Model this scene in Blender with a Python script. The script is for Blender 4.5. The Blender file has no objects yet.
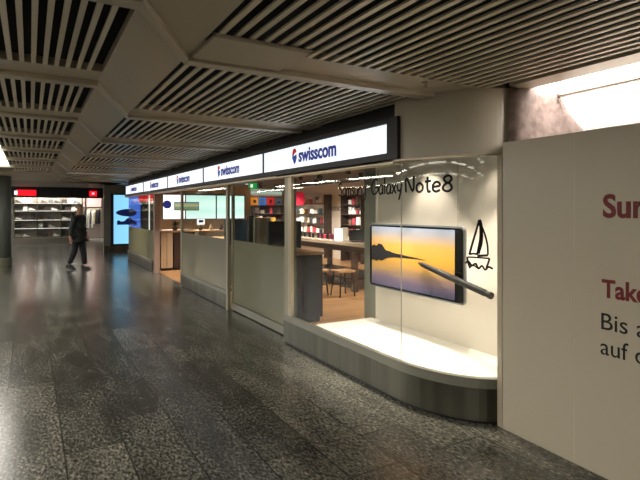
import bpy, bmesh, math, random
from mathutils import Vector, Matrix
random.seed(7)
C = bpy.context.scene.collection
PI = math.pi

# ------------------------------------------------------------------ materials
def rgb(h):
    v = [int(h[i:i+2], 16)/255 for i in (0, 2, 4)]
    return tuple(x/12.92 if x <= .04045 else ((x+.055)/1.055)**2.4 for x in v) + (1,)
MATS = {}
def mat(name, col, rough=.5, metal=0, emit=None, es=0, spec=.5):
    if name in MATS: return MATS[name]
    m = bpy.data.materials.new(name); m.use_nodes = True
    b = m.node_tree.nodes['Principled BSDF']
    if isinstance(col, str): col = rgb(col)
    if len(col) == 3: col = tuple(col)+(1,)
    b.inputs['Base Color'].default_value = col
    b.inputs['Roughness'].default_value = rough
    b.inputs['Metallic'].default_value = metal
    b.inputs['Specular IOR Level'].default_value = spec
    if emit is not None:
        e = rgb(emit) if isinstance(emit, str) else tuple(emit)+(1,)
        b.inputs['Emission Color'].default_value = e
        b.inputs['Emission Strength'].default_value = es
    MATS[name] = m
    return m
def nt(m): return m.node_tree.nodes, m.node_tree.links, m.node_tree.nodes['Principled BSDF']
def noisy(name, c1, c2, scale=8, rough=.5, metal=0, stretch=(1, 1, 1), bump=0, detail=4, lo=.35, hi=.65):
    if name in MATS: return MATS[name]
    m = mat(name, c1, rough, metal); n, l, b = nt(m)
    g = n.new('ShaderNodeNewGeometry'); mp = n.new('ShaderNodeMapping'); mp.inputs['Scale'].default_value = stretch
    no = n.new('ShaderNodeTexNoise'); no.inputs['Scale'].default_value = scale; no.inputs['Detail'].default_value = detail
    r = n.new('ShaderNodeValToRGB')
    r.color_ramp.elements[0].position = lo; r.color_ramp.elements[1].position = hi
    r.color_ramp.elements[0].color = rgb(c1) if isinstance(c1, str) else tuple(c1)+(1,)
    r.color_ramp.elements[1].color = rgb(c2) if isinstance(c2, str) else tuple(c2)+(1,)
    l.new(g.outputs['Position'], mp.inputs['Vector']); l.new(mp.outputs[0], no.inputs['Vector'])
    l.new(no.outputs['Fac'], r.inputs[0]); l.new(r.outputs[0], b.inputs['Base Color'])
    if bump:
        bp = n.new('ShaderNodeBump'); bp.inputs['Strength'].default_value = bump; bp.inputs['Distance'].default_value = .01
        l.new(no.outputs['Fac'], bp.inputs['Height']); l.new(bp.outputs[0], b.inputs['Normal'])
    return m

def floor_mat():
    m = mat('granite floor', (.05, .05, .042), .24); n, l, b = nt(m)
    g = n.new('ShaderNodeNewGeometry')
    mp = n.new('ShaderNodeMapping'); mp.inputs['Rotation'].default_value = (0, 0, PI/2)
    mp.inputs['Location'].default_value = (0.15, .17, 0)
    br = n.new('ShaderNodeTexBrick'); br.offset = .37; br.squash = 1
    br.inputs['Scale'].default_value = 1
    br.inputs['Brick Width'].default_value = 1.17; br.inputs['Row Height'].default_value = .365
    br.inputs['Mortar Size'].default_value = .005; br.inputs['Mortar Smooth'].default_value = .1
    br.inputs['Color1'].default_value = (.68, .68, .68, 1); br.inputs['Color2'].default_value = (1.3, 1.28, 1.24, 1)
    br.inputs['Mortar'].default_value = (.25, .25, .25, 1)
    l.new(g.outputs['Position'], mp.inputs['Vector']); l.new(mp.outputs[0], br.inputs['Vector'])
    # speckles
    n1 = n.new('ShaderNodeTexNoise'); n1.inputs['Scale'].default_value = 52; n1.inputs['Detail'].default_value = 8; n1.inputs['Roughness'].default_value = .78
    mp2 = n.new('ShaderNodeMapping'); mp2.inputs['Rotation'].default_value = (0, 0, .5); mp2.inputs['Scale'].default_value = (1.1, .5, 1)
    l.new(g.outputs['Position'], mp2.inputs['Vector']); l.new(mp2.outputs[0], n1.inputs['Vector'])
    r1 = n.new('ShaderNodeValToRGB'); e = r1.color_ramp.elements
    e[0].position = .40; e[0].color = (.014, .015, .012, 1); e[1].position = .66; e[1].color = (.24, .23, .195, 1)
    x = e.new(.5); x.color = (.058, .057, .047, 1)
    l.new(n1.outputs['Fac'], r1.inputs[0])
    # pale veins
    n2 = n.new('ShaderNodeTexNoise'); n2.inputs['Scale'].default_value = 1.6; n2.inputs['Detail'].default_value = 6; n2.inputs['Distortion'].default_value = 1.2
    l.new(g.outputs['Position'], n2.inputs['Vector'])
    r2 = n.new('ShaderNodeValToRGB'); e = r2.color_ramp.elements
    e[0].position = .493; e[0].color = (0, 0, 0, 1); e[1].position = .511; e[1].color = (0, 0, 0, 1)
    x = e.new(.502); x.color = (1, 1, 1, 1)
    l.new(n2.outputs['Fac'], r2.inputs[0])
    mv = n.new('ShaderNodeMix'); mv.data_type = 'RGBA'; mv.blend_type = 'MIX'
    mm = n.new('ShaderNodeMath'); mm.operation = 'MULTIPLY'; mm.inputs[1].default_value = 0
    l.new(r2.outputs[0], mm.inputs[0]); l.new(mm.outputs[0], mv.inputs[0])
    l.new(r1.outputs[0], mv.inputs[6]); mv.inputs[7].default_value = (.2, .2, .18, 1)
    # cloudy tone
    n3 = n.new('ShaderNodeTexNoise'); n3.inputs['Scale'].default_value = 3.2; n3.inputs['Detail'].default_value = 6; n3.inputs['Distortion'].default_value = .6
    mp3 = n.new('ShaderNodeMapping'); mp3.inputs['Rotation'].default_value = (0, 0, .6); mp3.inputs['Scale'].default_value = (1.6, .5, 1)
    l.new(g.outputs['Position'], mp3.inputs['Vector']); l.new(mp3.outputs[0], n3.inputs['Vector'])
    mr = n.new('ShaderNodeMapRange'); mr.inputs['From Min'].default_value = .3; mr.inputs['From Max'].default_value = .7
    mr.inputs['To Min'].default_value = .6; mr.inputs['To Max'].default_value = 1.5
    l.new(n3.outputs['Fac'], mr.inputs['Value'])
    m1 = n.new('ShaderNodeMix'); m1.data_type = 'RGBA'; m1.blend_type = 'MULTIPLY'; m1.inputs[0].default_value = 1
    l.new(mv.outputs[2], m1.inputs[6]); l.new(br.outputs['Color'], m1.inputs[7])
    m2 = n.new('ShaderNodeMix'); m2.data_type = 'RGBA'; m2.blend_type = 'MULTIPLY'; m2.inputs[0].default_value = 1
    l.new(m1.outputs[2], m2.inputs[6]); l.new(mr.outputs[0], m2.inputs[7])
    l.new(m2.outputs[2], b.inputs['Base Color'])
    rr = n.new('ShaderNodeMapRange'); n.remove(rr); b.inputs['Roughness'].default_value = .23
    return m
def plank_mat(name, c1, c2):
    m = mat(name, c1, .35); n, l, b = nt(m)
    g = n.new('ShaderNodeNewGeometry')
    br = n.new('ShaderNodeTexBrick'); br.offset = .43
    br.inputs['Scale'].default_value = 1
    br.inputs['Brick Width'].default_value = 1.3; br.inputs['Row Height'].default_value = .12
    br.inputs['Mortar Size'].default_value = .003
    br.inputs['Color1'].default_value = rgb(c1); br.inputs['Color2'].default_value = rgb(c2); br.inputs['Mortar'].default_value = (.03, .02, .012, 1)
    l.new(g.outputs['Position'], br.inputs['Vector'])
    no = n.new('ShaderNodeTexNoise'); no.inputs['Scale'].default_value = 6; no.inputs['Detail'].default_value = 5
    mp = n.new('ShaderNodeMapping'); mp.inputs['Scale'].default_value = (1, 12, 1)
    l.new(g.outputs['Position'], mp.inputs['Vector']); l.new(mp.outputs[0], no.inputs['Vector'])
    mr = n.new('ShaderNodeMapRange'); mr.inputs['To Min'].default_value = .6; mr.inputs['To Max'].default_value = 1.4
    l.new(no.outputs['Fac'], mr.inputs['Value'])
    m1 = n.new('ShaderNodeMix'); m1.data_type = 'RGBA'; m1.blend_type = 'MULTIPLY'; m1.inputs[0].default_value = 1
    l.new(br.outputs['Color'], m1.inputs[6]); l.new(mr.outputs[0], m1.inputs[7]); l.new(m1.outputs[2], b.inputs['Base Color'])
    return m
def glass_mat(name, gloss=.06, tint=(.93, .95, .93)):
    m = bpy.data.materials.new(name); m.use_nodes = True; n, l = m.node_tree.nodes, m.node_tree.links
    n.remove(n['Principled BSDF']); o = n['Material Output']
    t = n.new('ShaderNodeBsdfTransparent'); t.inputs[0].default_value = tint+(1,)
    g = n.new('ShaderNodeBsdfGlossy'); g.inputs['Roughness'].default_value = .01
    f = n.new('ShaderNodeLayerWeight'); f.inputs[0].default_value = .5
    pw = n.new('ShaderNodeMath'); pw.operation = 'POWER'; pw.inputs[1].default_value = 4.5; l.new(f.outputs['Facing'], pw.inputs[0])
    ma = n.new('ShaderNodeMath'); ma.operation = 'MULTIPLY_ADD'; ma.inputs[1].default_value = .32; ma.inputs[2].default_value = .018; l.new(pw.outputs[0], ma.inputs[0])
    mx = n.new('ShaderNodeMixShader')
    l.new(ma.outputs[0], mx.inputs[0]); l.new(t.outputs[0], mx.inputs[1]); l.new(g.outputs[0], mx.inputs[2]); l.new(mx.outputs[0], o.inputs[0])
    MATS[name] = m; return m
def film_mat(name, col, see=.12):
    m = bpy.data.materials.new(name); m.use_nodes = True; n, l = m.node_tree.nodes, m.node_tree.links
    b = n['Principled BSDF']; o = n['Material Output']
    b.inputs['Base Color'].default_value = rgb(col); b.inputs['Roughness'].default_value = .12
    t = n.new('ShaderNodeBsdfTransparent')
    tr = n.new('ShaderNodeBsdfTranslucent'); tr.inputs[0].default_value = rgb(col)
    m0 = n.new('ShaderNodeMixShader'); m0.inputs[0].default_value = .5
    l.new(b.outputs[0], m0.inputs[1]); l.new(tr.outputs[0], m0.inputs[2])
    mx = n.new('ShaderNodeMixShader'); mx.inputs[0].default_value = see
    l.new(m0.outputs[0], mx.inputs[1]); l.new(t.outputs[0], mx.inputs[2]); l.new(mx.outputs[0], o.inputs[0])
    MATS[name] = m; return m
def screen_mat(name, stops, axis, lo, hi, strength=1.0, interp='LINEAR'):
    """emissive picture: colour stops along one world axis"""
    m = mat(name, (0.02, .02, .02), .2); n, l, b = nt(m)
    g = n.new('ShaderNodeNewGeometry'); s = n.new('ShaderNodeSeparateXYZ'); l.new(g.outputs['Position'], s.inputs[0])
    mr = n.new('ShaderNodeMapRange'); mr.inputs['From Min'].default_value = lo; mr.inputs['From Max'].default_value = hi
    l.new(s.outputs[axis], mr.inputs['Value'])
    r = n.new('ShaderNodeValToRGB'); r.color_ramp.interpolation = interp
    els = r.color_ramp.elements
    els[0].position = stops[0][0]; els[0].color = rgb(stops[0][1])
    els[1].position = stops[-1][0]; els[1].color = rgb(stops[-1][1])
    for p, c in stops[1:-1]:
        e = els.new(p); e.color = rgb(c)
    l.new(mr.outputs[0], r.inputs[0]); l.new(r.outputs[0], b.inputs['Emission Color']); b.inputs['Emission Strength'].default_value = strength
    return m

M_floor = floor_mat()
M_wood = plank_mat('shop oak planks', 'A98054', '8A6440')
M_ceil = mat('ceiling cream paint', 'AFA48F', .42, .0)
M_slat = mat('ceiling slat enamel', 'D2C8B2', .36, .15)
M_bar = mat('ceiling bar enamel', 'B8AD97', .3, .15)
M_void = mat('ceiling void', '0E0906', .9)
M_cream = mat('cream bulkhead', 'BDB49F', .3)
M_steel = noisy('brushed steel base', '504F45', '6A685C', 5, .28, .8, (1, 1, .02))
M_rail = mat('grey green rail', '88877A', .35, .3)
M_alu = mat('champagne aluminium', 'B0A58E', .35, .6)
M_dalu = mat('dark olive aluminium', '5C5C4E', .4, .4)
M_black = mat('black powder coat', '0E0F11', .45)
M_dgrey = mat('dark grey', '2A2B2C', .5)
M_white = mat('white laminate', 'EDE8DE', .35)
M_wallw = mat('display white wall', 'E9DFD2', .6)
M_hoard = mat('hoarding board', 'C2B8A2', .32)
M_red = mat('red lettering', '74060F', .5)
M_ink = mat('black lettering', '0E0A08', .7)
M_blue = mat('sign blue', '16288A', .4, emit='16288A', es=.35)
M_sign = mat('backlit sign face', 'E8EEF4', .3, emit=(.86, .93, 1.0), es=.72)
M_gl = glass_mat('shop glass')
M_film = film_mat('frosted film', 'A5A48A', .08)
M_film2 = film_mat('light frosted film', 'A8A898', .25)
M_lamp = mat('lamp diffuser', 'FFFFFF', .5, emit=(1, .95, .86), es=8)
M_fill = mat('fill lamp diffuser', 'FFFFFF', .5, emit=(1, .95, .86), es=11)
M_fill_far = mat('fill lamp diffuser bright', 'FFFFFF', .5, emit=(1, .96, .9), es=42)
M_wash = mat('bright diffuser', 'FFFFFF', .5, emit=(1, .96, .93), es=8)
M_twood = noisy('table walnut', '3E3026', '55443A', 5, .35, 0, (1, .1, 1))
M_lwood = noisy('light oak top', 'B08A62', '9A744E', 6, .4, 0, (1, .15, 1))
M_dcab = noisy('charcoal cabinet', '28221C', '3A3229', 9, .8)
M_plaster_shade = noisy('pinkish plaster and shade', '73625A', '94827A', 14, .8, 0, (1, 1, 1), .5, 8)

# ------------------------------------------------------------------ mesh helpers
class MB:
    def __init__(s): s.v = []; s.f = []; s.mi = []; s.cur = 0
    def add(s, vs, fs):
        o = len(s.v); s.v += [tuple(v) for v in vs]; s.f += [tuple(i+o for i in f) for f in fs]; s.mi += [s.cur]*len(fs)
        return s
    def box(s, x0, x1, y0, y1, z0, z1):
        if x0 > x1: x0, x1 = x1, x0
        if y0 > y1: y0, y1 = y1, y0
        if z0 > z1: z0, z1 = z1, z0
        vs = [(x, y, z) for x in (x0, x1) for y in (y0, y1) for z in (z0, z1)]
        return s.add(vs, [(0, 1, 3, 2), (4, 6, 7, 5), (0, 4, 5, 1), (2, 3, 7, 6), (0, 2, 6, 4), (1, 5, 7, 3)])
    def prism(s, poly, z0, z1):
        n = len(poly)
        a = sum(poly[i][0]*poly[(i+1) % n][1]-poly[(i+1) % n][0]*poly[i][1] for i in range(n))
        if a < 0: poly = poly[::-1]
        vs = [(x, y, z0) for x, y in poly]+[(x, y, z1) for x, y in poly]
        fs = [tuple(range(n))[::-1], tuple(range(n, 2*n))]+[(i, (i+1) % n, n+(i+1) % n, n+i) for i in range(n)]
        return s.add(vs, fs)
    def band(s, pts, nrm, o0, o1, z0, z1):
        """wall following pts between outward offsets o0 and o1"""
        vs = []; n = len(pts)
        for (x, y), (nx, ny) in zip(pts, nrm):
            for o, z in ((o0, z0), (o1, z0), (o1, z1), (o0, z1)): vs.append((x+nx*o, y+ny*o, z))
        fs = [(0, 1, 2, 3), tuple(4*(n-1)+k for k in (3, 2, 1, 0))]
        for i in range(n-1):
            a = 4*i; b = a+4
            for k in range(4): fs.append((a+k, b+k, b+(k+1) % 4, a+(k+1) % 4))
        return s.add(vs, fs)
    def tube(s, p0, p1, r0, r1=None, n=12, cap=True):
        if r1 is None: r1 = r0
        p0, p1 = Vector(p0), Vector(p1); d = (p1-p0).normalized()
        a = d.orthogonal().normalized(); b = d.cross(a); vs = []
        for p, r in ((p0, r0), (p1, r1)):
            for i in range(n):
                t = 2*PI*i/n; vs.append(p+a*math.cos(t)*r+b*math.sin(t)*r)
        fs = [(i, (i+1) % n, n+(i+1) % n, n+i) for i in range(n)]
        if cap: fs += [tuple(range(n))[::-1], tuple(range(n, 2*n))]
        return s.add(vs, fs)
    def lathe(s, prof, c=(0, 0, 0), n=20):
        vs = []; k = len(prof)
        for r, z in prof:
            for i in range(n): t = 2*PI*i/n; vs.append((c[0]+r*math.cos(t), c[1]+r*math.sin(t), c[2]+z))
        fs = [(j*n+i, j*n+(i+1) % n, (j+1)*n+(i+1) % n, (j+1)*n+i) for j in range(k-1) for i in range(n)]
        fs += [tuple(range(n))[::-1], tuple(range((k-1)*n, k*n))]
        return s.add(vs, fs)
    def build(s, name, m, parent=None, bevel=0, smooth=False, loc=None):
        me = bpy.data.meshes.new(name); me.from_pydata(s.v, [], s.f)
        for mm in (m if isinstance(m, (list, tuple)) else [m]): me.materials.append(mm)
        for p, i in zip(me.polygons, s.mi): p.material_index = i
        me.validate(); me.update()
        bmm = bmesh.new(); bmm.from_mesh(me); bmesh.ops.recalc_face_normals(bmm, faces=bmm.faces); bmm.to_mesh(me); bmm.free()
        if smooth:
            for p in me.polygons: p.use_smooth = True
        o = bpy.data.objects.new(name, me); C.objects.link(o)
        if parent is not None: o.parent = parent
        if loc: o.location = loc
        if bevel:
            b = o.modifiers.new('bevel', 'BEVEL'); b.width = bevel; b.segments = 2; b.limit_method = 'ANGLE'
        return o
def tag(o, label=None, cat=None, group=None, kind=None):
    if label: o['label'] = label
    if cat: o['category'] = cat
    if group: o['group'] = group
    if kind: o['kind'] = kind
    return o
def thing(name, label, cat, loc=(0, 0, 0), rz=0, group=None, kind=None):
    o = bpy.data.objects.new(name, None); C.objects.link(o); o.location = loc; o.rotation_euler = (0, 0, rz)
    o.empty_display_size = .1
    return tag(o, label, cat, group, kind)
def struct(o, label, cat): return tag(o, label, cat, None, 'structure')
def copy_tree(o, parent=None):
    c = o.copy(); C.objects.link(c)
    if parent is not None: c.parent = parent
    for ch in list(o.children): copy_tree(ch, c)
    return c
# orientation for anything mounted on a plane facing the mall (-X): local x -> -Y, y -> Z, z -> -X
FACE = Matrix(((0, 0, -1), (-1, 0, 0), (0, 1, 0)))
def text_mesh(name, body, m, parent, origin, width=None, cap=None, thick=.002, bold=0, basis=FACE, shear=0):
    cu = bpy.data.curves.new(name, 'FONT'); cu.body = body; cu.extrude = thick/2; cu.offset = bold; cu.shear = shear
    cu.resolution_u = 4
    t = bpy.data.objects.new(name, cu); C.objects.link(t); bpy.context.view_layer.update()
    me = bpy.data.meshes.new_from_object(t.evaluated_get(bpy.context.evaluated_depsgraph_get()))
    bpy.data.objects.remove(t); bpy.data.curves.remove(cu)
    xs = [v.co.x for v in me.vertices]; ys = [v.co.y for v in me.vertices]
    sy = cap/.729 if cap else 1
    sx = width/(max(xs)-min(xs)) if width else sy
    x0 = min(xs)
    for v in me.vertices:
        p = Vector(((v.co.x-x0)*sx, v.co.y*sy, v.co.z)); v.co = basis @ p + Vector(origin)
    me.materials.clear(); me.materials.append(m); me.update()
    o = bpy.data.objects.new(name, me); C.objects.link(o); o.parent = parent
    return o

# ------------------------------------------------------------------ shopfront path
PATH = [(2.65, y) for y in (5.45, 5.2, 4.9, 4.5, 4.1, 3.7)]
for k in range(0, 25):
    a = (PI/2)*k/24; PATH.append((3.15-.5*math.cos(a), 3.35-.83*math.sin(a)))
def normals(pts):
    out = []
    for i in range(len(pts)):
        a = pts[max(i-1, 0)]; b = pts[min(i+1, len(pts)-1)]
        dx, dy = b[0]-a[0], b[1]-a[1]; L = math.hypot(dx, dy); out.append((dy/L, -dx/L))
    return out
NRM = normals(PATH)
CUM = [0]
for i in range(1, len(PATH)): CUM.append(CUM[-1]+math.dist(PATH[i], PATH[i-1]))
def on_path(s, off=0):
    s = max(0, min(s, CUM[-1]-1e-6)); i = 0
    while CUM[i+1] < s: i += 1
    t = (s-CUM[i])/(CUM[i+1]-CUM[i])
    x = PATH[i][0]*(1-t)+PATH[i+1][0]*t; y = PATH[i][1]*(1-t)+PATH[i+1][1]*t
    nx = NRM[i][0]*(1-t)+NRM[i+1][0]*t; ny = NRM[i][1]*(1-t)+NRM[i+1][1]*t
    return (x+nx*off, y+ny*off, nx, ny)
def seg_path(s0, s1, n=24):
    p = [on_path(s0+(s1-s0)*i/n) for i in range(n+1)]
    return [(a[0], a[1]) for a in p], [(a[2], a[3]) for a in p]

# ------------------------------------------------------------------ floor
b = MB().box(-14, 12, -12, 34, -.2, 0); struct(b.build('floor', M_floor), 'dark speckled granite slab floor of the shopping passage', 'floor')
b = MB().box(2.82, 9.6, 4.93, 17.0, 0.0, .012); struct(b.build('floor', M_wood), 'warm brown oak plank floor inside the phone shop', 'floor')

# ------------------------------------------------------------------ ceiling
Lf = [-2.58, -.96, .66, 2.28, 3.9, 5.52, 7.14, 8.76, 10.4, 12.0, 13.6]
Rt = [-3.15, -1.1, .95, 3.0, 5.08, 7.1, 9.1, 11.1, 13.1, 15.1, 17.1]
XL, XR = .41, .80
ceil = thing('ceiling', 'slatted cream metal ceiling of the passage with cross bars', 'ceiling', kind='structure')
ZC = 2.5
MB().box(-14, 12, -12, 18, 2.9, 3.0).build('void_panel', M_void, ceil)
STRIP = (-.75, -.35)
def slat_field(x0, x1, y0, y1, pitch, w, skip=None):
    n = int((x1-x0)/pitch); b = MB()
    for i in range(n+1):
        x = x0+pitch*(i+.5)
        if x+w/2 > x1: break
        if skip and skip[0]-.03 < x < skip[1]+.03: continue
        b.box(x-w/2, x+w/2, y0, y1, ZC, ZC+.012)
    return b
for i in range(1, len(Lf)):
    l0, l1, r0, r1 = Lf[i-1], Lf[i], Rt[i-1], Rt[i]
    slat_field(-4.6, XL-.02, l0, l1-.36, .062, .026, STRIP).build('slat_panel', M_slat, ceil)
    xe = 3.16 if r1 < 3.1 else 2.74
    slat_field(XR+.01, xe-(.18 if xe > 3 else 0), r0, r1-.4, .083, .030).build('slat_panel', M_slat, ceil)
    MB().prism([(XL, l0), (XR, r0), (XR, r1), (XL, l1)], ZC, ZC+.05).build('solid_panel', M_ceil, ceil, bevel=.004)
    # flat bands ahead of the bars
    MB().box(-4.6, STRIP[0], l1-.36, l1-.1, ZC, ZC+.05).box(STRIP[1], XL, l1-.36, l1-.1, ZC, ZC+.05).box(XR, xe, r1-.4, r1-.1, ZC, ZC+.05).build('flat_band', M_ceil, ceil)
    bar = MB()
    bar.box(-4.6, XL, l1-.1, l1, ZC-.035, ZC+.06)
    xb = 2.97 if abs(r1-3) < .1 else (3.16 if r1 < 3 else 2.66)
    bar.box(XR, xb, r1-.1, r1, ZC-.035, ZC+.06)
    bar.prism([(XL, l1-.1), (XR, r1-.1), (XR, r1), (XL, l1)], ZC-.035, ZC+.06)
    bar.build('cross_bar', M_bar, ceil, bevel=.006)
MB().box(.81, 1.37, 2.46, 2.87, ZC-.025, ZC-.002).build('access_panel', M_ceil, ceil, bevel=.005)
# solid soffit that closes the slatted field
MB().prism([(-4.6, 13.6), (XL, 13.6), (XR, 17.1), (2.74, 17.1), (2.74, 20), (6, 20), (6, 18), (2.8, 18), (-4.6, 18)], ZC, ZC+.06).build('end_soffit', M_ceil, ceil)
MB().box(2.985, 3.185, -3.2, 2.43, ZC-.012, ZC+.1).build('edge_trim', M_bar, ceil)
MB().box(-14, 12, 18.1, 34, 2.66, 2.76).build('rear_soffit', mat('far ceiling paint', '8E897C', .6), ceil)
# small sprinkler
sp = thing('sprinkler', 'small sprinkler head hanging from the flat ceiling band', 'sprinkler', (2.42, 2.68, ZC))
MB().lathe([(.03, 0), (.03, -.008), (.01, -.01), (.01, -.035), (.024, -.038), (.024, -.044)]).build('head', M_alu, sp)

# linear lights in the slats, one per bay
for i in range(1, len(Lf)):
    y0, y1 = Lf[i-1]+.03, Lf[i]-.13
    if Lf[i] > 12.1: break
    lbl = 'white linear ceiling light at the left edge, just before the round column' if i == len(Lf)-2 else 'white linear ceiling light in the slats left of the camera'
    t = thing('ceiling_light', lbl, 'ceiling light', (STRIP[0]/2+STRIP[1]/2, (y0+y1)/2, ZC), 0, 'linear lights along the left slats')
    h = (y1-y0)/2
    MB().box(-.2, .2, -h, h, .03, .06).box(-.2, -.185, -h, h, -.005, .03).box(.185, .2, -h, h, -.005, .03).build('housing', M_white, t)
    MB().box(-.183, .183, -h+.01, h-.01, .004, .02).build('diffuser', M_lamp, t)
for x in (-2.6, -5.6):  # rows added out of view to raise the ambient light of the passage
    for k in range(13):
        y = -4.5+2.6*k; zc = ZC if y < 17 else 2.655
        t = thing('ceiling_light', 'added unseen white fill light over the left side of the passage', 'ceiling light', (x, y, zc), 0, 'added fill lights over the left side of the passage')
        MB().box(-.17, .17, -.95, .95, -.03, -.003).build('housing', M_white, t)
        MB().box(-.15, .15, -.93, .93, -.04, -.031).build('diffuser', M_fill if y < 8 else M_fill_far, t)
# bright wall-washing light box behind the hoarding
wl = thing('ceiling_light', 'broad white light panel glowing above the hoarding', 'ceiling light', (3.355, .4, ZC))
MB().box(-.16, .16, -3.4, 2.03, .02, .05).build('diffuser', M_wash, wl)
MB().box(-.165, .165, -3.42, 2.03, .051, .08).build('housing', M_white, wl)

# ------------------------------------------------------------------ walls of the passage
struct(MB().box(-9.2, -9, -9, 34, 0, 2.9).build('wall_left', mat('left wall', '8A8272', .6)), 'plain cream wall along the far left of the passage', 'wall')
struct(MB().box(-9.2, 12, -9.2, -9, 0, 3).build('wall_back', mat('back wall', '7A7264', .6)), 'plain wall closing the passage behind the camera', 'wall')
MB().box(-9, -4.6, -9, 18, ZC, ZC+.05).build('side_soffit', M_ceil, ceil)
MB().box(-4.6, 12, -9, -3.2, ZC, ZC+.05).build('back_soffit', M_ceil, ceil)
w = thing('wall_right', 'pink plastered wall above and behind the hoarding', 'wall', kind='structure')
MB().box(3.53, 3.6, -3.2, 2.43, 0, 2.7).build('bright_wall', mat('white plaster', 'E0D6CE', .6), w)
MB().box(3.505, 3.53, -3.2, 2.40, ZC-.025, ZC+.02).build('wall_ledge', mat('ledge', 'A89C90', .5), w)
# plaster return, its swept foot standing in for light falloff on the white wall
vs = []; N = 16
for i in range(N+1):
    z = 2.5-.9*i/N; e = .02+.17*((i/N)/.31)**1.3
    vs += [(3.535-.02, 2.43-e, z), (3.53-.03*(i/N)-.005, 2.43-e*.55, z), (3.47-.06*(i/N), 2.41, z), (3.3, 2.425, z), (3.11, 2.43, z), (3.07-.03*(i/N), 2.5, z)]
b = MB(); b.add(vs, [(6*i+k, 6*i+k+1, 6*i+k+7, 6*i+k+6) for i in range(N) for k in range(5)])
o = b.build('plaster_and_shade', M_plaster_shade, w, smooth=True); sm = o.modifiers.new('s', 'SOLIDIFY'); sm.thickness = .02
MB().box(3.13, 3.56, 2.45, 2.49, 0, 2.62).build('return_wall', M_wallw, w)

# ------------------------------------------------------------------ hoarding
hd = thing('hoarding', 'tall beige hoarding board with red and black lettering on the right', 'hoarding')
HA, HB = (2.985, 2.49), (2.86, -1.4)
MB().prism([HA, HB, (2.93, -1.4), (3.055, 2.49)], 0.0, 2.088).build('board', M_hoard, hd, bevel=.003)
MB().prism([(2.985, 2.494), (3.055, 2.494), (3.056, 2.55), (3.0, 2.55)], 0.0, 2.005).build('edge_strip', mat('edge strip', 'B4A992', .4), hd)
MB().prism([(2.9660, 1.925), (2.9657, 1.917), (2.972, 1.917), (2.972, 1.925)], .02, 2.08).build('joint_strip', mat('joint tape', 'CBC1AB', .4), hd)
dv = Vector((HB[0]-HA[0], HB[1]-HA[1], 0)).normalized(); nv = Vector((0, 0, 1))
HBAS = Matrix((dv, nv, dv.cross(nv))).transposed()
def hx(y): return HA[0]+(HA[1]-y)*(HB[0]-HA[0])/(HA[1]-HB[1])
def htext(s, y, z, cap, m, bold, width=None):
    text_mesh('lettering', s, m, hd, (hx(y)-.0015, y, z), cap=cap, bold=bold, basis=HBAS, width=width)
htext('Sur', 1.735, 1.556, .138, M_red, .028, .245)
htext('Take', 1.742, 1.08, .108, M_red, .026, .262)
htext('Bis a', 1.745, .885, .104, M_ink, .0, .262)
htext('auf d', 1.75, .735, .104, M_ink, .0, .258)

# ------------------------------------------------------------------ bulkhead and shopfront structure
bk = thing('trim_1', 'cream curved bulkhead above the display window beside the last sign', 'bulkhead', kind='structure')
sA = CUM[-1]
s33 = 5.45-3.3
p, n = seg_path(s33, sA, 32)
MB().band(p, n, -.10, .015, 2.012, 2.5).build('bulkhead_face', M_cream, bk, smooth=False)
MB().band(p, n, -.04, .03, 2.0, 2.012).build('bottom_lip', M_alu, bk)
MB().box(2.74, 2.85, 3.2, 17.0, 2.012, 2.9).build('recessed_fascia', mat('dark fascia', '1C1A18', .6), bk)
MB().box(2.62, 2.74, 5.6, 17.0, 1.985, 2.012).box(2.62, 2.74, 3.3, 5.6, 1.985, 2.0).build('head_rail', M_alu, bk)

# signs
SY = [3.37, 5.98, 8.57, 11.18, 13.9, 16.75]
names = ['nearest and largest of the white sign panels, by the curved window', 'second white sign panel from the curved window, above the frosted door', 'middle white sign panel of the row of five', 'fourth white sign panel along the row from the curved window', 'farthest and smallest white sign panel, at the far end of the shopfront']
for i in range(5):
    y0, y1 = SY[i], SY[i+1]; sx = 2.60
    t = thing('illuminated_sign', names[i], 'sign', (2.6, (y0+y1)/2, 2.0), 0, 'white shop signs along the fascia')
    def B(): return MB()
    L = (y1-y0)/2
    fr = MB().box(.005, .135, -L-(.14 if i == 0 else -.001), L+(.1 if i == 4 else -.001), .02, .075).box(.005, .135, -L-(.14 if i == 0 else -.001), L+(.1 if i == 4 else -.001), .325, .37)
    if i == 0: fr.box(.005, .135, -L-.14, -L, .075, .325)
    fr.box(.005, .135, L-.022, L-.001, .075, .325)
    fr.build('frame', M_black, t)
    MB().box(.02, .12, -L+.001, L-.023, .077, .323).build('face_panel', M_sign, t)
    fp = [q for q in t.children if q.name.startswith('face_panel')][0]
    text_mesh('lettering', 'swisscom', M_blue, fp, (.018, .32 if i == 0 else .37, .138), width=.80, cap=.155, thick=.004, bold=.03)
    # blue and red ribbon emblem
    em = MB()
    def blob(pts):
        k = len(pts); vs = [(.014, -x, z) for x, z in pts]+[(.019, -x, z) for x, z in pts]
        em.add(vs, [tuple(range(k)), tuple(range(k, 2*k))[::-1]]+[(j, k+j, k+(j+1) % k, (j+1) % k) for j in range(k)])
    ex = -.425 if i == 0 else -.475
    em.cur = 0; blob([(ex-.055, .20), (ex-.02, .155), (ex+.0, .115), (ex+.035, .14), (ex+.06, .185), (ex+.05, .23), (ex+.02, .215), (ex-.01, .20)])
    em.cur = 1; blob([(ex-.05, .21), (ex-.01, .225), (ex+.02, .25), (ex+.045, .245), (ex+.055, .265), (ex+.03, .295), (ex-.01, .30), (ex-.04, .27)])
    em.cur = 2; blob([(ex-.02, .16), (ex+.01, .18), (ex+.02, .215), (ex-.01, .22), (ex-.045, .205)])
    em.build('emblem', [M_blue, mat('sign red', 'C8202C', .4, emit='C8202C', es=.3), mat('sign light blue', '2C7FC0', .4, emit='2C7FC0', es=.3)], fp)

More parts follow.
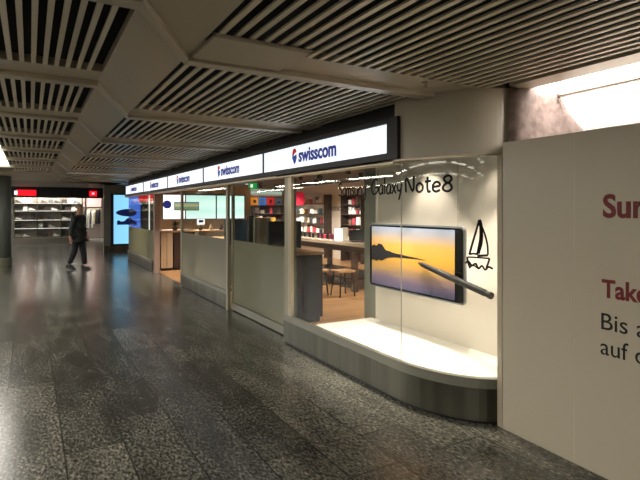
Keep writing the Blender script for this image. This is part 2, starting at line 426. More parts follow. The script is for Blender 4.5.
# display window: base, rail, platform, glass
w1 = thing('window_1', 'curved display window with steel base and black handwriting on the glass', 'window', kind='structure')
p, n = seg_path(0, sA, 56)
MB().band(p, n, -.04, .0, .02, .262).build('steel_base', M_steel, w1)
MB().band(p, n, -.05, -.012, .0, .02).build('shadow_gap', M_black, w1)
MB().band(p, n, -.055, -.004, .262, .335).build('bottom_rail', M_rail, w1)
p, n = seg_path(5.45-4.9, sA, 40)
plat = [(x-nx*.06, y-ny*.06) for (x, y), (nx, ny) in zip(p, n)]+[(3.56, 2.52), (3.56, 4.9)]
MB().prism(plat, .02, .30).build('platform', M_white, w1)
sS = CUM[-1]*0+ (5.45-3.27)
for a0, a1 in ((0.02, sS-.003), (sS+.003, sA)):
    p, n = seg_path(a0, a1, 40)
    MB().band(p, n, -.034, -.026, .335, 2.0).build('glass_pane', M_gl, w1)
MB().box(2.665, 2.70, 5.27, 5.36, .335, 1.99).build('mullion', M_alu, w1)
MB().box(2.665, 2.70, 5.362, 5.45, .335, 1.99).build('mullion_jamb', mat('mid olive aluminium', '98947E', .4, .2), w1)
x, y, _, _ = on_path(sS, -.03)
MB().box(x-.003, x+.003, y-.003, y+.003, .335, 2.0).build('pane_seal', mat('clear seal', 'B8B0A4', .3), w1)

# handwriting on the glass : stroke font, unit = cap height
ST = {
 'G': (.72, [[(.66, .86), (.5, 1.0), (.25, .9), (.06, .6), (.05, .25), (.2, .02), (.45, .05), (.64, .25), (.66, .45), (.4, .43)]]),
 'a': (.52, [[(.44, .52), (.25, .6), (.08, .42), (.06, .15), (.2, .0), (.38, .15), (.44, .5), (.42, .1), (.5, .0)]]),
 'l': (.24, [[(.12, 1.05), (.1, .5), (.12, .0)]]),
 'x': (.46, [[(.05, .58), (.4, .0)], [(.4, .6), (.04, .0)]]),
 'y': (.5, [[(.06, .58), (.1, .25), (.25, .15), (.4, .3)], [(.44, .6), (.36, .1), (.2, -.4)]]),
 'N': (.72, [[(.08, .0), (.1, .98), (.55, .05), (.6, 1.05)]]),
 'o': (.52, [[(.25, .6), (.08, .42), (.07, .15), (.22, .0), (.4, .12), (.43, .4), (.25, .6)]]),
 't': (.42, [[(.2, .95), (.18, .3), (.24, .0), (.36, .05)], [(.04, .64), (.38, .68)]]),
 'e': (.52, [[(.08, .3), (.42, .36), (.38, .56), (.22, .6), (.07, .4), (.08, .12), (.24, .0), (.44, .1)]]),
 '8': (.62, [[(.52, .82), (.36, .98), (.14, .86), (.18, .62), (.44, .44), (.5, .16), (.3, .0), (.08, .14), (.14, .4), (.42, .6), (.52, .82)]]),
 'S': (.6, [[(.52, .86), (.34, 1.0), (.1, .82), (.18, .6), (.44, .42), (.46, .14), (.26, .0), (.04, .12)]]),
 'm': (.72, [[(.08, .58), (.08, .0)], [(.08, .4), (.24, .6), (.34, .45), (.34, .0)], [(.34, .4), (.52, .6), (.62, .4), (.62, .0)]]),
 's': (.42, [[(.36, .52), (.2, .6), (.07, .46), (.3, .28), (.32, .08), (.16, .0), (.04, .08)]]),
 'u': (.52, [[(.08, .58), (.08, .16), (.2, .0), (.36, .1), (.42, .56), (.42, .06), (.48, .0)]]),
 'n': (.52, [[(.08, .58), (.08, .0)], [(.08, .38), (.24, .6), (.38, .46), (.4, .0)]]),
 'g': (.52, [[(.42, .54), (.24, .6), (.08, .42), (.08, .16), (.2, .05), (.38, .2), (.42, .56), (.4, -.2), (.26, -.4), (.1, -.3)]]),
 'r': (.4, [[(.08, .58), (.08, .0)], [(.08, .36), (.2, .58), (.36, .54)]]),
 'v': (.46, [[(.05, .58), (.2, .0), (.4, .6)]]),
 'b': (.52, [[(.08, 1.0), (.08, .0)], [(.08, .4), (.28, .6), (.42, .4), (.4, .1), (.24, .0), (.08, .1)]]),
 'i': (.24, [[(.1, .58), (.1, .0)], [(.1, .76), (.11, .83)]]),
 ' ': (.3, []),
}
def smooth_pts(pts, k=4):
    if len(pts) < 3: return pts
    out = []
    for i in range(len(pts)-1):
        p0 = pts[max(i-1, 0)]; p1 = pts[i]; p2 = pts[i+1]; p3 = pts[min(i+2, len(pts)-1)]
        for j in range(k):
            t = j/k
            out.append(tuple(.5*((2*p1[c])+(-p0[c]+p2[c])*t+(2*p0[c]-5*p1[c]+4*p2[c]-p3[c])*t*t+(-p0[c]+3*p1[c]-3*p2[c]+p3[c])*t**3) for c in (0, 1)))
    out.append(pts[-1]); return out
def ribbon(mb, pts, wd, s_of, z_of, off=-.024, off2=-.021):
    """stroke on the curved glass; pts in (u, v) metres"""
    L = []; R = []
    for i, q in enumerate(pts):
        a = pts[max(i-1, 0)]; c = pts[min(i+1, len(pts)-1)]
        dx, dy = c[0]-a[0], c[1]-a[1]; d = math.hypot(dx, dy) or 1; nx, ny = -dy/d*wd/2, dx/d*wd/2
        L.append((q[0]+nx, q[1]+ny)); R.append((q[0]-nx, q[1]-ny))
    vs = []
    for (a, c) in zip(L, R):
        for q in (a, c):
            for o in (off, off2):
                x, y, _, _ = on_path(s_of(q[0]), o); vs.append((x, y, z_of(q[1])))
    k = len(pts); fs = []
    for i in range(k-1):
        A = 4*i; D = A+4
        fs += [(A+1, A+3, D+3, D+1), (A, D, D+2, A+2), (A, A+1, D+1, D), (A+2, D+2, D+3, A+3)]
    fs += [(0, 2, 3, 1), (4*k-4, 4*k-3, 4*k-1, 4*k-2)]
    mb.add(vs, fs)
def write(txt, s0, s1, z, cap, wd):
    tot = sum(ST[c][0] for c in txt); k = (s1-s0)/tot; mb = MB(); x = 0
    for c in txt:
        w_, strokes = ST[c]
        for st in strokes:
            pts = smooth_pts([((x+px)*k, py*cap) for px, py in st])
            ribbon(mb, pts, wd, lambda u: s0+u, lambda v: z+v)
        x += w_
    return mb
write('Samsung', 5.45-4.24, 5.45-3.76, 1.735, .125, .012).build('lettering', M_ink, w1)
write('Galaxy', 5.45-3.68, 5.45-3.25, 1.735, .135, .016).build('lettering', M_ink, w1)
write('Note8', 5.45-3.22, sS+.51, 1.74, .125, .019).build('lettering', M_ink, w1)
write('Grosses vollbringen', 5.45-4.45, 5.45-3.78, 1.59, .065, .005).build('lettering', M_ink, w1)
# sailing boat drawing; arc centred on the curve
def s_at(deg):
    a = math.radians(deg); k = a/(PI/2)*24; i = min(int(k), 23); return CUM[6+i]+(k-i)*(CUM[7+i]-CUM[6+i])
sb0, sb1 = s_at(50.5), s_at(70.5)
bw = sb1-sb0
mb = MB()
def bs(pts, wd=.009, sm=True):
    wd *= 1.5
    q = [(x/100*bw, y/100*.375) for x, y in pts]
    ribbon(mb, smooth_pts(q) if sm else q, wd, lambda u: sb0+u, lambda v: 1.148+v)
bs([(15, 30), (25, 50), (38, 75), (51, 100)], .011)          # left sail edge
bs([(15, 30), (30, 32), (46, 30)])
bs([(51, 100), (57, 85), (56, 60), (46, 32)], .018)
bs([(53, 96), (70, 72), (80, 50), (82, 30)], .009)
bs([(55, 96), (60, 80), (60, 55), (48, 32)], .010)
bs([(44, 28), (82, 29)], .011)
bs([(8, 25), (88, 23)], .008); bs([(8, 25), (10, 14), (18, 2)], .009); bs([(88, 23), (82, 12), (76, 4)], .010)
bs([(0, 12), (12, 16), (24, 8), (38, 12), (48, 2), (60, 8), (72, 0), (84, 6), (100, 2)], .010)
bs([(14, 4), (30, 8), (44, 3)], .007)
mb.build('boat_drawing', M_ink, w1)

# back wall of the display
wb = thing('wall_display', 'white back wall of the curved display window', 'wall', kind='structure')
MB().box(3.56, 3.66, 2.5, 4.82, 0.013, 2.45).build('face', M_wallw, wb)
MB().box(3.56, 3.68, 4.822, 5.05, 0.013, 2.45).build('unlit_wall_end', mat('unlit wall grey', '88887A', .5), wb)  # grey colour stands in for the unlit end of this wall

# ------------------------------------------------------------------ phone board + pen
ph = thing('phone_display_board', 'large tilted phone shaped picture board showing a sunset over water', 'display board', (3.3, 3.87, 1.10))
def rrect(w_, h_, r, n=6):
    pts = []
    for cx, cy, a0 in ((w_/2-r, h_/2-r, 0), (-w_/2+r, h_/2-r, PI/2), (-w_/2+r, -h_/2+r, PI), (w_/2-r, -h_/2+r, 1.5*PI)):
        for i in range(n+1):
            a = a0+PI/2*i/n; pts.append((cx+r*math.cos(a), cy+r*math.sin(a)))
    return pts
def slab(pts, x0, x1):      # pts in (y,z), extruded along x
    n_ = len(pts); vs = [(x0, y, z) for y, z in pts]+[(x1, y, z) for y, z in pts]
    return MB().add(vs, [tuple(range(n_))[::-1], tuple(range(n_, 2*n_))]+[(i, (i+1) % n_, n_+(i+1) % n_, n_+i) for i in range(n_)])
slab(rrect(1.42, .70, .045), -.0, .03).build('silver_frame', mat('silver rim', '8E9092', .3, .8), ph, bevel=.008)
slab(rrect(1.385, .665, .035), -.006, -.001).build('black_bezel', mat('gloss black', '0A0A0B', .12), ph)
def sunset():
    m = mat('sunset picture', (.05, .05, .05), .25); n_, l, bb = nt(m)
    g = n_.new('ShaderNodeNewGeometry'); s = n_.new('ShaderNodeSeparateXYZ'); l.new(g.outputs['Position'], s.inputs[0])
    mr = n_.new('ShaderNodeMapRange'); mr.inputs['From Min'].default_value = .785; mr.inputs['From Max'].default_value = 1.415
    # the glow sits lower towards the right: shift the bands a little with Y
    ad = n_.new('ShaderNodeMath'); ad.operation = 'MULTIPLY_ADD'; ad.inputs[1].default_value = .05; ad.inputs[2].default_value = 0
    l.new(s.outputs['Y'], ad.inputs[0])
    no = n_.new('ShaderNodeTexNoise'); no.inputs['Scale'].default_value = 3; no.inputs['Detail'].default_value = 5
    mp = n_.new('ShaderNodeMapping'); mp.inputs['Scale'].default_value = (1, .6, 5)
    l.new(g.outputs['Position'], mp.inputs[0]); l.new(mp.outputs[0], no.inputs[0])
    a2 = n_.new('ShaderNodeMath'); a2.operation = 'MULTIPLY_ADD'; a2.inputs[1].default_value = .10; a2.inputs[2].default_value = -.05
    l.new(no.outputs['Fac'], a2.inputs[0])
    a3 = n_.new('ShaderNodeMath'); a3.operation = 'ADD'; l.new(s.outputs['Z'], a3.inputs[0]); l.new(a2.outputs[0], a3.inputs[1])
    l.new(a3.outputs[0], mr.inputs['Value'])
    r = n_.new('ShaderNodeValToRGB'); e = r.color_ramp.elements
    stops = [(0, '4C4A66'), (.14, '6E5E70'), (.3, 'A88458'), (.46, 'D8A040'), (.56, 'E2A848'), (.72, 'D8A458'), (.86, 'A89C98'), (1, '8694AC')]
    e[0].position = 0; e[0].color = rgb(stops[0][1]); e[1].position = 1; e[1].color = rgb(stops[-1][1])
    for p_, c_ in stops[1:-1]: q = e.new(p_); q.color = rgb(c_)
    l.new(mr.outputs[0], r.inputs[0]); l.new(r.outputs[0], bb.inputs['Base Color'])
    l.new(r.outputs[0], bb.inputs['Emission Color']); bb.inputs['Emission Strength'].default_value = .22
    return m
MB().box(-.009, -.007, -.60, .655, -.315, .315).build('picture', sunset(), ph)
# dark headland and its mirror image in the picture
isl = [(.655, .10), (.60, .115), (.57, .10), (.53, .13), (.47, .125), (.43, .09), (.40, .065), (.34, .06), (.26, .045), (.10, .035), (-.10, .022), (-.22, .012), (-.22, .008), (-.1, .01), (.1, .005), (.26, -.0), (.36, -.012), (.42, -.03), (.47, -.055), (.52, -.045), (.57, -.065), (.61, -.05), (.655, -.06)]
slab([(y, z-.0) for y, z in isl][::-1], -.0105, -.0092).build('headland', mat('picture dark', '1D1A22', .3), ph)
# wires that hold it
for yy in (.6, -.6): MB().tube((.03, yy, .34), (.03, yy, 1.35), .0025, n=6).build('hanging_wire', M_alu, ph)
pn = thing('stylus', 'oversized black stylus pen crossing the phone picture board', 'pen', (3.2, 3.2, 1.0))
t0, t1 = Vector((3.262, 3.72, 1.082)), Vector((3.17, 2.76, .915)); o3 = Vector((3.2, 3.2, 1.0)); dd = t1-t0
def pt(k): return t0+dd*k-o3
MB().tube(pt(.0), pt(.07), .006, .023, 16).tube(pt(.07), pt(.40), .023, .028, 16).build('tip_section', mat('pen black', '0D0A08', .6), pn, smooth=False)
MB().tube(pt(.40), pt(.94), .0285, .0285, 16).build('barrel', mat('pen barrel', '0D0A08', .6), pn)
MB().tube(pt(.945), pt(1.0), .024, .024, 16).tube(pt(.985), pt(1.01), .029, .029, 16).build('button', mat('pen cap', '1A1510', .5), pn)
MB().box(-.004, .004, -.06, .06, .018, .022).build('side_button', M_dgrey, pn)

# ------------------------------------------------------------------ remaining shopfront bays
def base_seg(par, x, y0, y1, h=.30):
    MB().box(x, x+.05, y0, y1, .02, h-.06).build('steel_base', M_steel, par)
    MB().box(x-.004, x+.055, y0, y1, h-.06, h).build('bottom_rail', M_rail, par)
    MB().box(x+.015, x+.05, y0, y1, 0, .02).build('shadow_gap', M_black, par)
# sliding door with frosted lower half
d1 = thing('door_1', 'wide frosted glass door left of the display window', 'door', kind='structure')
MB().box(2.78, 2.83, 5.47, 7.56, .015, .12).build('bottom_rail', M_rail, d1)
MB().box(2.80, 2.808, 5.47, 7.56, .12, 1.98).build('glass_pane', M_gl, d1)
MB().box(2.793, 2.797, 5.47, 7.56, .13, 1.12).build('frosted_film', M_film, d1)
MB().box(2.78, 2.82, 7.56, 7.615, .0, 1.98).build('stile', mat('mid olive aluminium', '98947E', .4, .2), d1)
MB().box(2.77, 2.83, 5.455, 5.468, .0, 1.98).build('stile', M_dalu, d1)
# window between door and entrance
w2 = thing('window_2', 'shop window with frosted lower half between door and open entrance', 'window', kind='structure')
base_seg(w2, 2.72, 7.70, 10.5, .30)
for y0, y1 in ((7.70, 8.13), (8.14, 10.44)):
    MB().box(2.745, 2.753, y0, y1, .30, 1.985).build('glass_pane', M_gl, w2)
MB().box(2.738, 2.742, 7.70, 10.44, .30, 1.12).build('frosted_film', M_film2, w2)
MB().box(2.72, 2.76, 7.62, 7.70, 0, 1.985).build('mullion', mat('mid olive aluminium', '98947E', .4, .2), w2)
MB().box(2.73, 2.77, 10.45, 10.54, 0, 1.985).build('mullion', mat('mid olive aluminium', '98947E', .4, .2), w2)
# far window
w3 = thing('window_3', 'farthest shop window with frosted lower half and low steel base', 'window', kind='structure')
base_seg(w3, 2.70, 13.2, 16.9, .30)
MB().box(2.735, 2.743, 13.2, 16.9, .30, 1.985).build('glass_pane', M_gl, w3)
MB().box(2.728, 2.732, 13.2, 16.9, .30, 1.06).build('frosted_film', M_film, w3)
MB().box(2.74, 3.7, 16.92, 16.93, .30, 1.985).build('glass_pane', M_gl, w3)
MB().box(2.72, 2.84, 12.98, 13.18, 0, 1.985).build('mullion', mat('warm post', '8A7466', .5), w3)
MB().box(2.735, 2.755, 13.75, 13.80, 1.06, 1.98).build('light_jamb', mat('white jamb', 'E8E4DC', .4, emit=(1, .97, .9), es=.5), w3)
# shop interior shell
struct(MB().box(8.6, 8.75, 2.0, 17.1, 0, 2.6).build('wall_rear', mat('shop back wall', 'DCCFC4', .7)), 'pale rear wall of the phone shop behind the shelves', 'wall')
struct(MB().box(3.72, 8.75, 17.0, 17.15, 0, 2.6).build('wall_far', mat('shop end wall', 'A8957E', .7)), 'beige end wall of the phone shop carrying the screens', 'wall')
struct(MB().box(3.68, 8.75, 2.2, 2.35, 0, 2.6).build('wall_near', mat('shop near wall', 'B4A594', .7)), 'near end wall of the phone shop behind the display', 'wall')
SC = [(x-nx*.125, y-ny*.125) for (x, y), (nx, ny) in zip(PATH, NRM)][6:]
struct(MB().prism([(2.86, 17.0), (2.86, 5.0)]+[q for q in SC if q[0] < 3.12 and q[1] < 3.4 and q[0] > 2.86]+[(3.12, 2.52), (8.75, 2.52), (8.75, 17.0)], 2.45, 2.5).build('ceiling', mat('shop ceiling', '383634', .7)), 'grey ceiling inside the phone shop', 'ceiling')
# dark ceiling rafts
# ------------------------------------------------------------------ lights inside the shop
def area(loc, sx, sy, power, col=(1, .93, .82), rot=(0, 0, 0)):
    l = bpy.data.lights.new('shop_light', 'AREA'); l.shape = 'RECTANGLE'; l.size = sx; l.size_y = sy; l.energy = power; l.color = col
    o = bpy.data.objects.new('shop_light', l); o.location = loc; o.rotation_euler = rot; C.objects.link(o); return o
def track(loc, label, aim, energy, size=1.0, spotdeg=60, blend=.5, col=(1, .88, .76)):
    t = thing('track_spotlight', label, 'spotlight', loc, 0, 'spotlights under the shop ceiling')
    v = (Vector(aim)-Vector(loc)).normalized()
    MB().box(-.06, .06, -.02, .02, -.03, .0).build('mount', M_black, t)
    a = Vector((0, 0, -.09))
    MB().tube(a-v*.06, a+v*.07, .045, .05, 14).build('lamp_head', M_black, t)
    MB().tube(a+v*.071, a+v*.073, .04, .04, 14).build('lens', mat('lens glow', 'FFFFFF', .4, emit=(1, .93, .8), es=6), t)
    if energy:
        l = bpy.data.lights.new('spot_beam', 'SPOT'); l.energy = energy; l.spot_size = math.radians(spotdeg); l.spot_blend = blend; l.color = col; l.shadow_soft_size = .03
        o = bpy.data.objects.new('spot_beam', l); C.objects.link(o); o.location = a+v*.085; o.rotation_euler = v.to_track_quat('-Z', 'Y').to_euler(); o.parent = t
for k, y in enumerate((4.4, 3.95, 3.5, 3.0)):
    track((2.98 if y > 3.2 else 3.12, y, 2.44), 'small black spotlight above the display window shining on the board', (3.2, y-.02, .3), 105, spotdeg=66, blend=.6)
for y, en in ((3.88, 42), (3.0, 14)): track((3.33, y, 2.44), 'small black spotlight close to the white display wall', (3.42, y-.05, .3), en, spotdeg=74, blend=.6)
for i, (x, y) in enumerate([(4.6, 9.6), (4.9, 9.8), (5.3, 10.0), (5.6, 9.7), (5.2, 7.9), (4.4, 6.7), (6.2, 8.0), (6.4, 11.0)]):
    track((x, y, 2.44), 'black ceiling spotlight among the cluster seen through the shop glass', (x+.4, y+.8, 0), 25, spotdeg=70)
for (x, y, a) in ((4.7, 5.9, .2), (6.6, 6.8, .2), (4.6, 9.0, 0), (6.6, 9.5, .3), (5.0, 12.5, 0), (7.0, 12.3, .6), (4.6, 15.2, 0), (6.3, 14.6, .3), (7.2, 15.4, .7), (3.6, 11.6, 0), (3.5, 14.9, 0)):
    track((x, y, 2.44), 'black ceiling spotlight lighting the phone shop floor and shelves', (x+a*1.6, y+(.5 if a else .1), 0), 290, spotdeg=112, blend=.6)
# ------------------------------------------------------------------ shop furniture
# screens on the end wall (Y = 17)
def wall_screen(x0, x1, z0, z1, m, label):
    t = thing('wall_screen', label, 'screen', ((x0+x1)/2, 16.98, (z0+z1)/2), 0, 'glowing screens on the end wall')
    a, c = (x1-x0)/2, (z1-z0)/2
    MB().box(-a, a, -.05, 0, -c, c).build('housing', M_dgrey, t)
    MB().box(-a+.015, a-.015, -.056, -.051, -c+.015, c-.015).build('picture', m, t.children[0])
    return t
m_ws = mat('white screen', 'FFFFFF', .4, emit=(.95, .97, 1), es=1.0)
teal = screen_mat('teal screen', [(0, 'DCF2EA'), (.35, 'BEE4DA'), (.6, 'D0EEE4'), (1, 'B4DCD0')], 'Z', 1.25, 2.1, 1.15)
t = wall_screen(3.80, 4.55, 1.27, 2.10, m_ws, 'white screen with a round blue badge, seen through the entrance')
bm = MB(); bm.tube((-.23, -.062, .08), (-.23, -.058, .08), .14, n=24); bm.build('round_badge', mat('badge blue', '1C2A78', .4, emit='1C2A78', es=.5), t)
t2 = wall_screen(4.56, 5.62, 1.27, 2.10, teal, 'pale green screen beside the white badge screen, with a phone picture')
MB().box(-.92, -.08, -.075, -.06, -.12, .17).build('phone_frame', M_black, t2)
MB().box(-.90, -.10, -.079, -.076, -.10, .15).build('phone_picture', screen_mat('small sunset', [(0, '8A8A50'), (.4, '6E9E8A'), (.6, 'D8C070'), (1, '6AA0A8')], 'Z', 1.58, 1.83, .7), t2)
wall_screen(5.64, 6.22, 1.27, 2.10, teal, 'pale green screen in the middle of the lit row on the end wall')
wall_screen(6.30, 6.68, 1.27, 2.10, teal, 'narrow pale green screen at the right end of the lit row')
t = thing('price_board', 'small white and blue notice under the pale green screens', 'notice', (5.1, 16.965, 1.18))
MB().box(-.13, .13, 0, .03, -.1, .1).build('panel', m_ws, t); MB().box(-.08, .08, -.004, 0, -.03, .06).build('blue_mark', mat('notice blue', '2A55B0', .5), t)
# red lit sign near the far end
t = thing('red_sign', 'red lit sign inside the far shop window', 'sign', (3.22, 16.4, 1.98))
MB().box(-.28, .2, -.02, .02, -.13, .08).build('panel', mat('red glow', 'C01818', .5, emit='C01818', es=.7), t)
MB().box(-.02, .0, -.01, .01, .08, .47).build('hanger', M_black, t)
# exit sign
t = thing('exit_sign', 'small green emergency exit sign hanging inside the shop', 'exit sign', (3.85, 9.3, 2.07), math.radians(-20))
MB().box(-.08, .08, -.015, .015, -.06, .06).build('box', mat('exit green', '0B8A3C', .4, emit='0FA04A', es=.6), t)
MB().box(-.05, -.005, -.018, -.016, -.03, .03).build('pictogram', mat('exit white', 'F0FFF0', .4, emit=(.8, 1, .8), es=1), t)
MB().box(-.005, .005, -.005, .005, .06, .38).build('hanger', M_dgrey, t)

# counters
def counter(name, label, x0, x1, y0, y1, h, body, top, over=.02, door=None):
    t = thing(name, label, 'counter', ((x0+x1)/2, (y0+y1)/2, .012))
    a, c = (x1-x0)/2, (y1-y0)/2
    MB().box(-a+.03, a-.03, -c+.03, c-.03, 0, .07).build('plinth', M_black, t)
    MB().box(-a, a, -c, c, .07, h-.04).build('body', body, t, bevel=.004)
    MB().box(-a-over, a+over, -c-over, c+over, h-.038, h).build('worktop', top, t, bevel=.004)
    MB().box(-.004, .004, -c-.004, -c-.0005, .1, h-.06).build('door_gap', M_black, t)
    return t
counter('service_counter', 'charcoal counter with pale wood top right of the mullion', 2.98, 3.6, 6.13, 7.7, .99, M_dcab, M_lwood)
counter('service_counter', 'beige wood counter with pale top at the open entrance', 2.92, 3.22, 13.2, 14.2, 1.03, mat('beige wood', '9C8468', .4), M_lwood)
counter('service_counter', 'dark brown counter standing right of the entrance counter', 3.26, 3.8, 13.2, 14.2, 1.03, mat('dark brown', '2A1A12', .4), M_lwood)
counter('service_counter', 'long low service desk with oak top under the pale green screens', 4.2, 7.4, 14.2, 14.9, .98, mat('grey desk', '6F6C5E', .4), M_lwood)
counter('service_counter', 'service desk behind the frosted middle window', 3.6, 4.3, 9.9, 11.4, .95, mat('grey desk2', '5C5A4E', .4), M_lwood)
# privacy screens / display backs near the frosted door
def divider(label, x0, x1, y, z0, z1, m):
    t = thing('display_stand', label, 'display stand', ((x0+x1)/2, y, .012))
    a = (x1-x0)/2
    MB().box(-a, a, -.06, .06, z0, z1).build('panel', m, t, bevel=.008)
    MB().box(-.04, .04, -.03, .03, .03, z0).build('post', M_black, t)
    MB().box(-min(.15, a), min(.15, a), -.15, .15, 0, .03).build('foot', M_black, t)
    MB().box(-a+.02, a-.02, -.064, -.061, z0+.03, z1-.03).build('front_face', mat(m.name+' face', '1C2C38' if 'blue' in m.name else ('82846A' if 'sage' in m.name else '202422'), .35), t)
divider('dark blue display stand showing above the frosted door film', 3.30, 3.74, 9.4, .9, 1.39, mat('navy blue', '18242C', .4))
divider('pale grey green display stand between two dark ones', 3.70, 4.02, 8.9, .8, 1.43, mat('sage board', '6E7058', .5))
divider('wide near-black display stand next to the mullion', 3.62, 4.27, 8.1, .85, 1.38, mat('near black blue', '0F1618', .35))
divider('slim brown display post beside the dark blue stand', 3.50, 3.58, 8.7, .8, 1.47, mat('dark maroon', '2A1512', .5))

# big walnut table with products
tb = thing('display_table', 'long dark walnut display table full of phones and tablets', 'table', (5.95, 9.1, .012))
MB().box(-.62, .62, -1.75, 1.75, .88, .94).build('tabletop', mat('table top light', '9C8B78', .35), tb, bevel=.005)
MB().box(-.56, .56, -1.68, 1.68, .76, .879).build('apron', M_twood, tb)
for sx in (-1, 1):
    for y in (-1.1, 1.6):
        MB().box(sx*.54-.05, sx*.54+.05, y-.05, y+.05, 0, .759).build('leg', M_twood, tb)
MB().box(-.5, .5, -.95, 1.5, .2, .24).build('stretcher_shelf', M_twood, tb)
random.seed(11)
for i in range(9):
    yy = 8.95+i*.2
    t = thing('phone', 'small phone lying on the long walnut table on its sloped rest', 'phone', (5.5+.02*(i % 2), yy, .952), 0, 'phones on the walnut table')
    MB().box(-.05, .05, -.04, .04, 0, .02).build('rest', M_white, t)
    o = MB().box(-.03, -.02, -.045, .045, .021, .13).build('body', M_black if i % 3 else M_dgrey, t)
def stand_card(x, y, h, w_, m, label, cat='card', name='price_card'):
    t = thing(name, label, cat, (x, y, .952), math.radians(-25))
    MB().box(-w_/2, w_/2, -.01, .01, .01, h).build('card', m, t)
    MB().box(-w_/2-.01, w_/2+.01, -.04, .04, 0, .01).build('foot', M_white, t)
stand_card(5.45, 8.65, .26, .16, m_ws, 'bright white card standing on the walnut table')
stand_card(5.85, 8.62, .22, .22, mat('grey card', '9A9A98', .4), 'grey card standing behind the bright white card')
stand_card(5.74, 8.85, .27, .12, mat('cream card', 'D8CCBC', .4), 'slim cream card on the walnut table near the laptop')
t = thing('laptop', 'open black laptop at the near end of the walnut table', 'laptop', (5.72, 8.3, .952), math.radians(-20))
MB().box(-.17, .17, -.12, .12, 0, .018).build('keyboard_base', M_dgrey, t)
MB().add([(-.17, .12, .02), (.17, .12, .02), (.17, .18, .23), (-.17, .18, .23), (-.17, .13, .02), (.17, .13, .02), (.17, .19, .23), (-.17, .19, .23)], [(0, 1, 2, 3), (5, 4, 7, 6), (0, 4, 5, 1), (3, 2, 6, 7), (0, 3, 7, 4), (1, 5, 6, 2)]).build('lid', M_black, t)
t = thing('product_box', 'pink box lying on the walnut table', 'box', (5.75, 9.5, .952)); MB().box(-.15, .15, -.2, .2, 0, .09).build('carton', mat('pink box', 'B83050', .5), t); MB().box(-.151, .151, -.201, .201, .09, .095).build('lid', mat('pink lid', 'C84068', .5), t)
# stools
def stool(x, y, label):
    t = thing('stool', label, 'stool', (x, y, .012))
    MB().box(-.17, .17, -.17, .17, .44, .48).build('seat', M_lwood, t, bevel=.01)
    for sx in (-1, 1):
        for sy in (-1, 1):
            MB().tube((sx*.12, sy*.12, .44), (sx*.16, sy*.16, 0), .014, n=8).build('leg', M_black, t)
    MB().tube((-.14, -.14, .2), (.14, -.14, .2), .008, n=6).tube((-.14, .14, .2), (.14, .14, .2), .008, n=6).build('footrest', M_black, t)
stool(4.62, 8.1, 'low stool with wooden seat left of the walnut table leg')
stool(4.98, 7.75, 'low stool with wooden seat closest to the walnut table leg')

# shelves on end and rear walls with boxes
def shelf_unit(label, orient, a0, a1, wallpos, zs, depth=.32, back='5A4A42'):
    """orient 'Y': against the wall facing -Y, a = X range; 'X': against rear wall facing -X, a = Y range"""
    t = thing('shelving_unit', label, 'shelf', (0, 0, 0))
    mb_ = mat('shelf back '+back, back, .6); ms = mat('shelf board', '3A2E28', .5)
    z0, z1 = .1, zs[-1]+.285
    def bx(mb, u0, u1, d0, d1, zz0, zz1):
        return mb.box(u0, u1, wallpos-d1, wallpos-d0, zz0, zz1) if orient == 'Y' else mb.box(wallpos-d1, wallpos-d0, u0, u1, zz0, zz1)
    bx(MB(), a0, a1, .0, .02, .02, z1).build('back_panel', mb_, t)
    for zz in zs: bx(MB(), a0+.021, a1-.021, .021, depth, zz-.025, zz).build('shelf_board', ms, t)
    bx(MB(), a0, a0+.02, .021, depth, .02, z1).build('side_panel', ms, t); bx(MB(), a1-.02, a1, .021, depth, .02, z1).build('side_panel', ms, t)
    return bx
COLS = ['D8D0C8', 'E6E2DC', '3A3C44', 'B84050', '2C4A80', 'C8BCB0', '1E1E22', '5A8AA0', 'D0A040', 'F0ECE8', '7A5A50']
def fill(bx, a0, a1, zs, grp, cols, step=.16, where='on the phone shop shelves'):
    for zz in zs:
        a = a0+.05
        while a < a1-.3:
            w_ = step*random.uniform(.55, .85); h = random.uniform(.12, .24); c = random.choice(cols)
            o = MB(); bx(o, a, a+w_, .05, .22, zz+.001, zz+h)
            tone = {'D8D0C8': 'pale', 'E6E2DC': 'white', '3A3C44': 'charcoal', 'B84050': 'red', '2C4A80': 'blue', 'C8BCB0': 'beige', '1E1E22': 'black', '5A8AA0': 'light blue', 'D0A040': 'yellow', 'F0ECE8': 'bright white', '7A5A50': 'brown', 'D02848': 'crimson', 'E05070': 'pink'}[c]
            tag(o.build('product_box', mat('box '+c, c, .5)), 'small %s accessory box %s' % (tone, where), 'box', grp)
            a += w_+random.uniform(.02, .07)
zsA = [.45, .78, 1.1, 1.42]
bx = shelf_unit('dark shelves below the four coloured tiles on the end wall', 'Y', 6.95, 8.15, 16.99, [.5, .82, 1.14, 1.46])
fill(bx, 6.97, 8.13, [.82, 1.14, 1.46-.0], 'boxes under the coloured tiles', COLS, .2, 'below the four coloured tiles')
for i, (c, nm) in enumerate((('E08A20', 'orange'), ('3A78C8', 'blue'), ('D03030', 'red'), ('4A5458', 'slate grey'))):
    x = 7.07+i*.32
    t = thing('colour_tile', '%s square tile with a small symbol above the dark shelves' % nm, 'tile', (x, 16.92, 1.90))
    MB().box(-.14, .14, 0, .04, -.14, .14).build('panel', mat('tile '+nm, c, .4, emit=c, es=.5), t)
    if i == 0: MB().tube((0, -.005, 0), (0, 0, 0), .06, n=16).build('symbol', M_ink, t)
    elif i == 1: MB().box(-.06, .06, -.005, 0, -.03, .03).build('symbol', M_white, t)
    elif i == 2: MB().box(-.03, .03, -.005, 0, -.06, .06).build('symbol', M_ink, t)
    else: MB().box(-.05, .05, -.005, 0, -.05, .0).build('symbol', M_dgrey, t)
t = thing('wall_banner', 'teal and pale orange banner above the four coloured tiles', 'banner', (7.55, 16.93, 2.22))
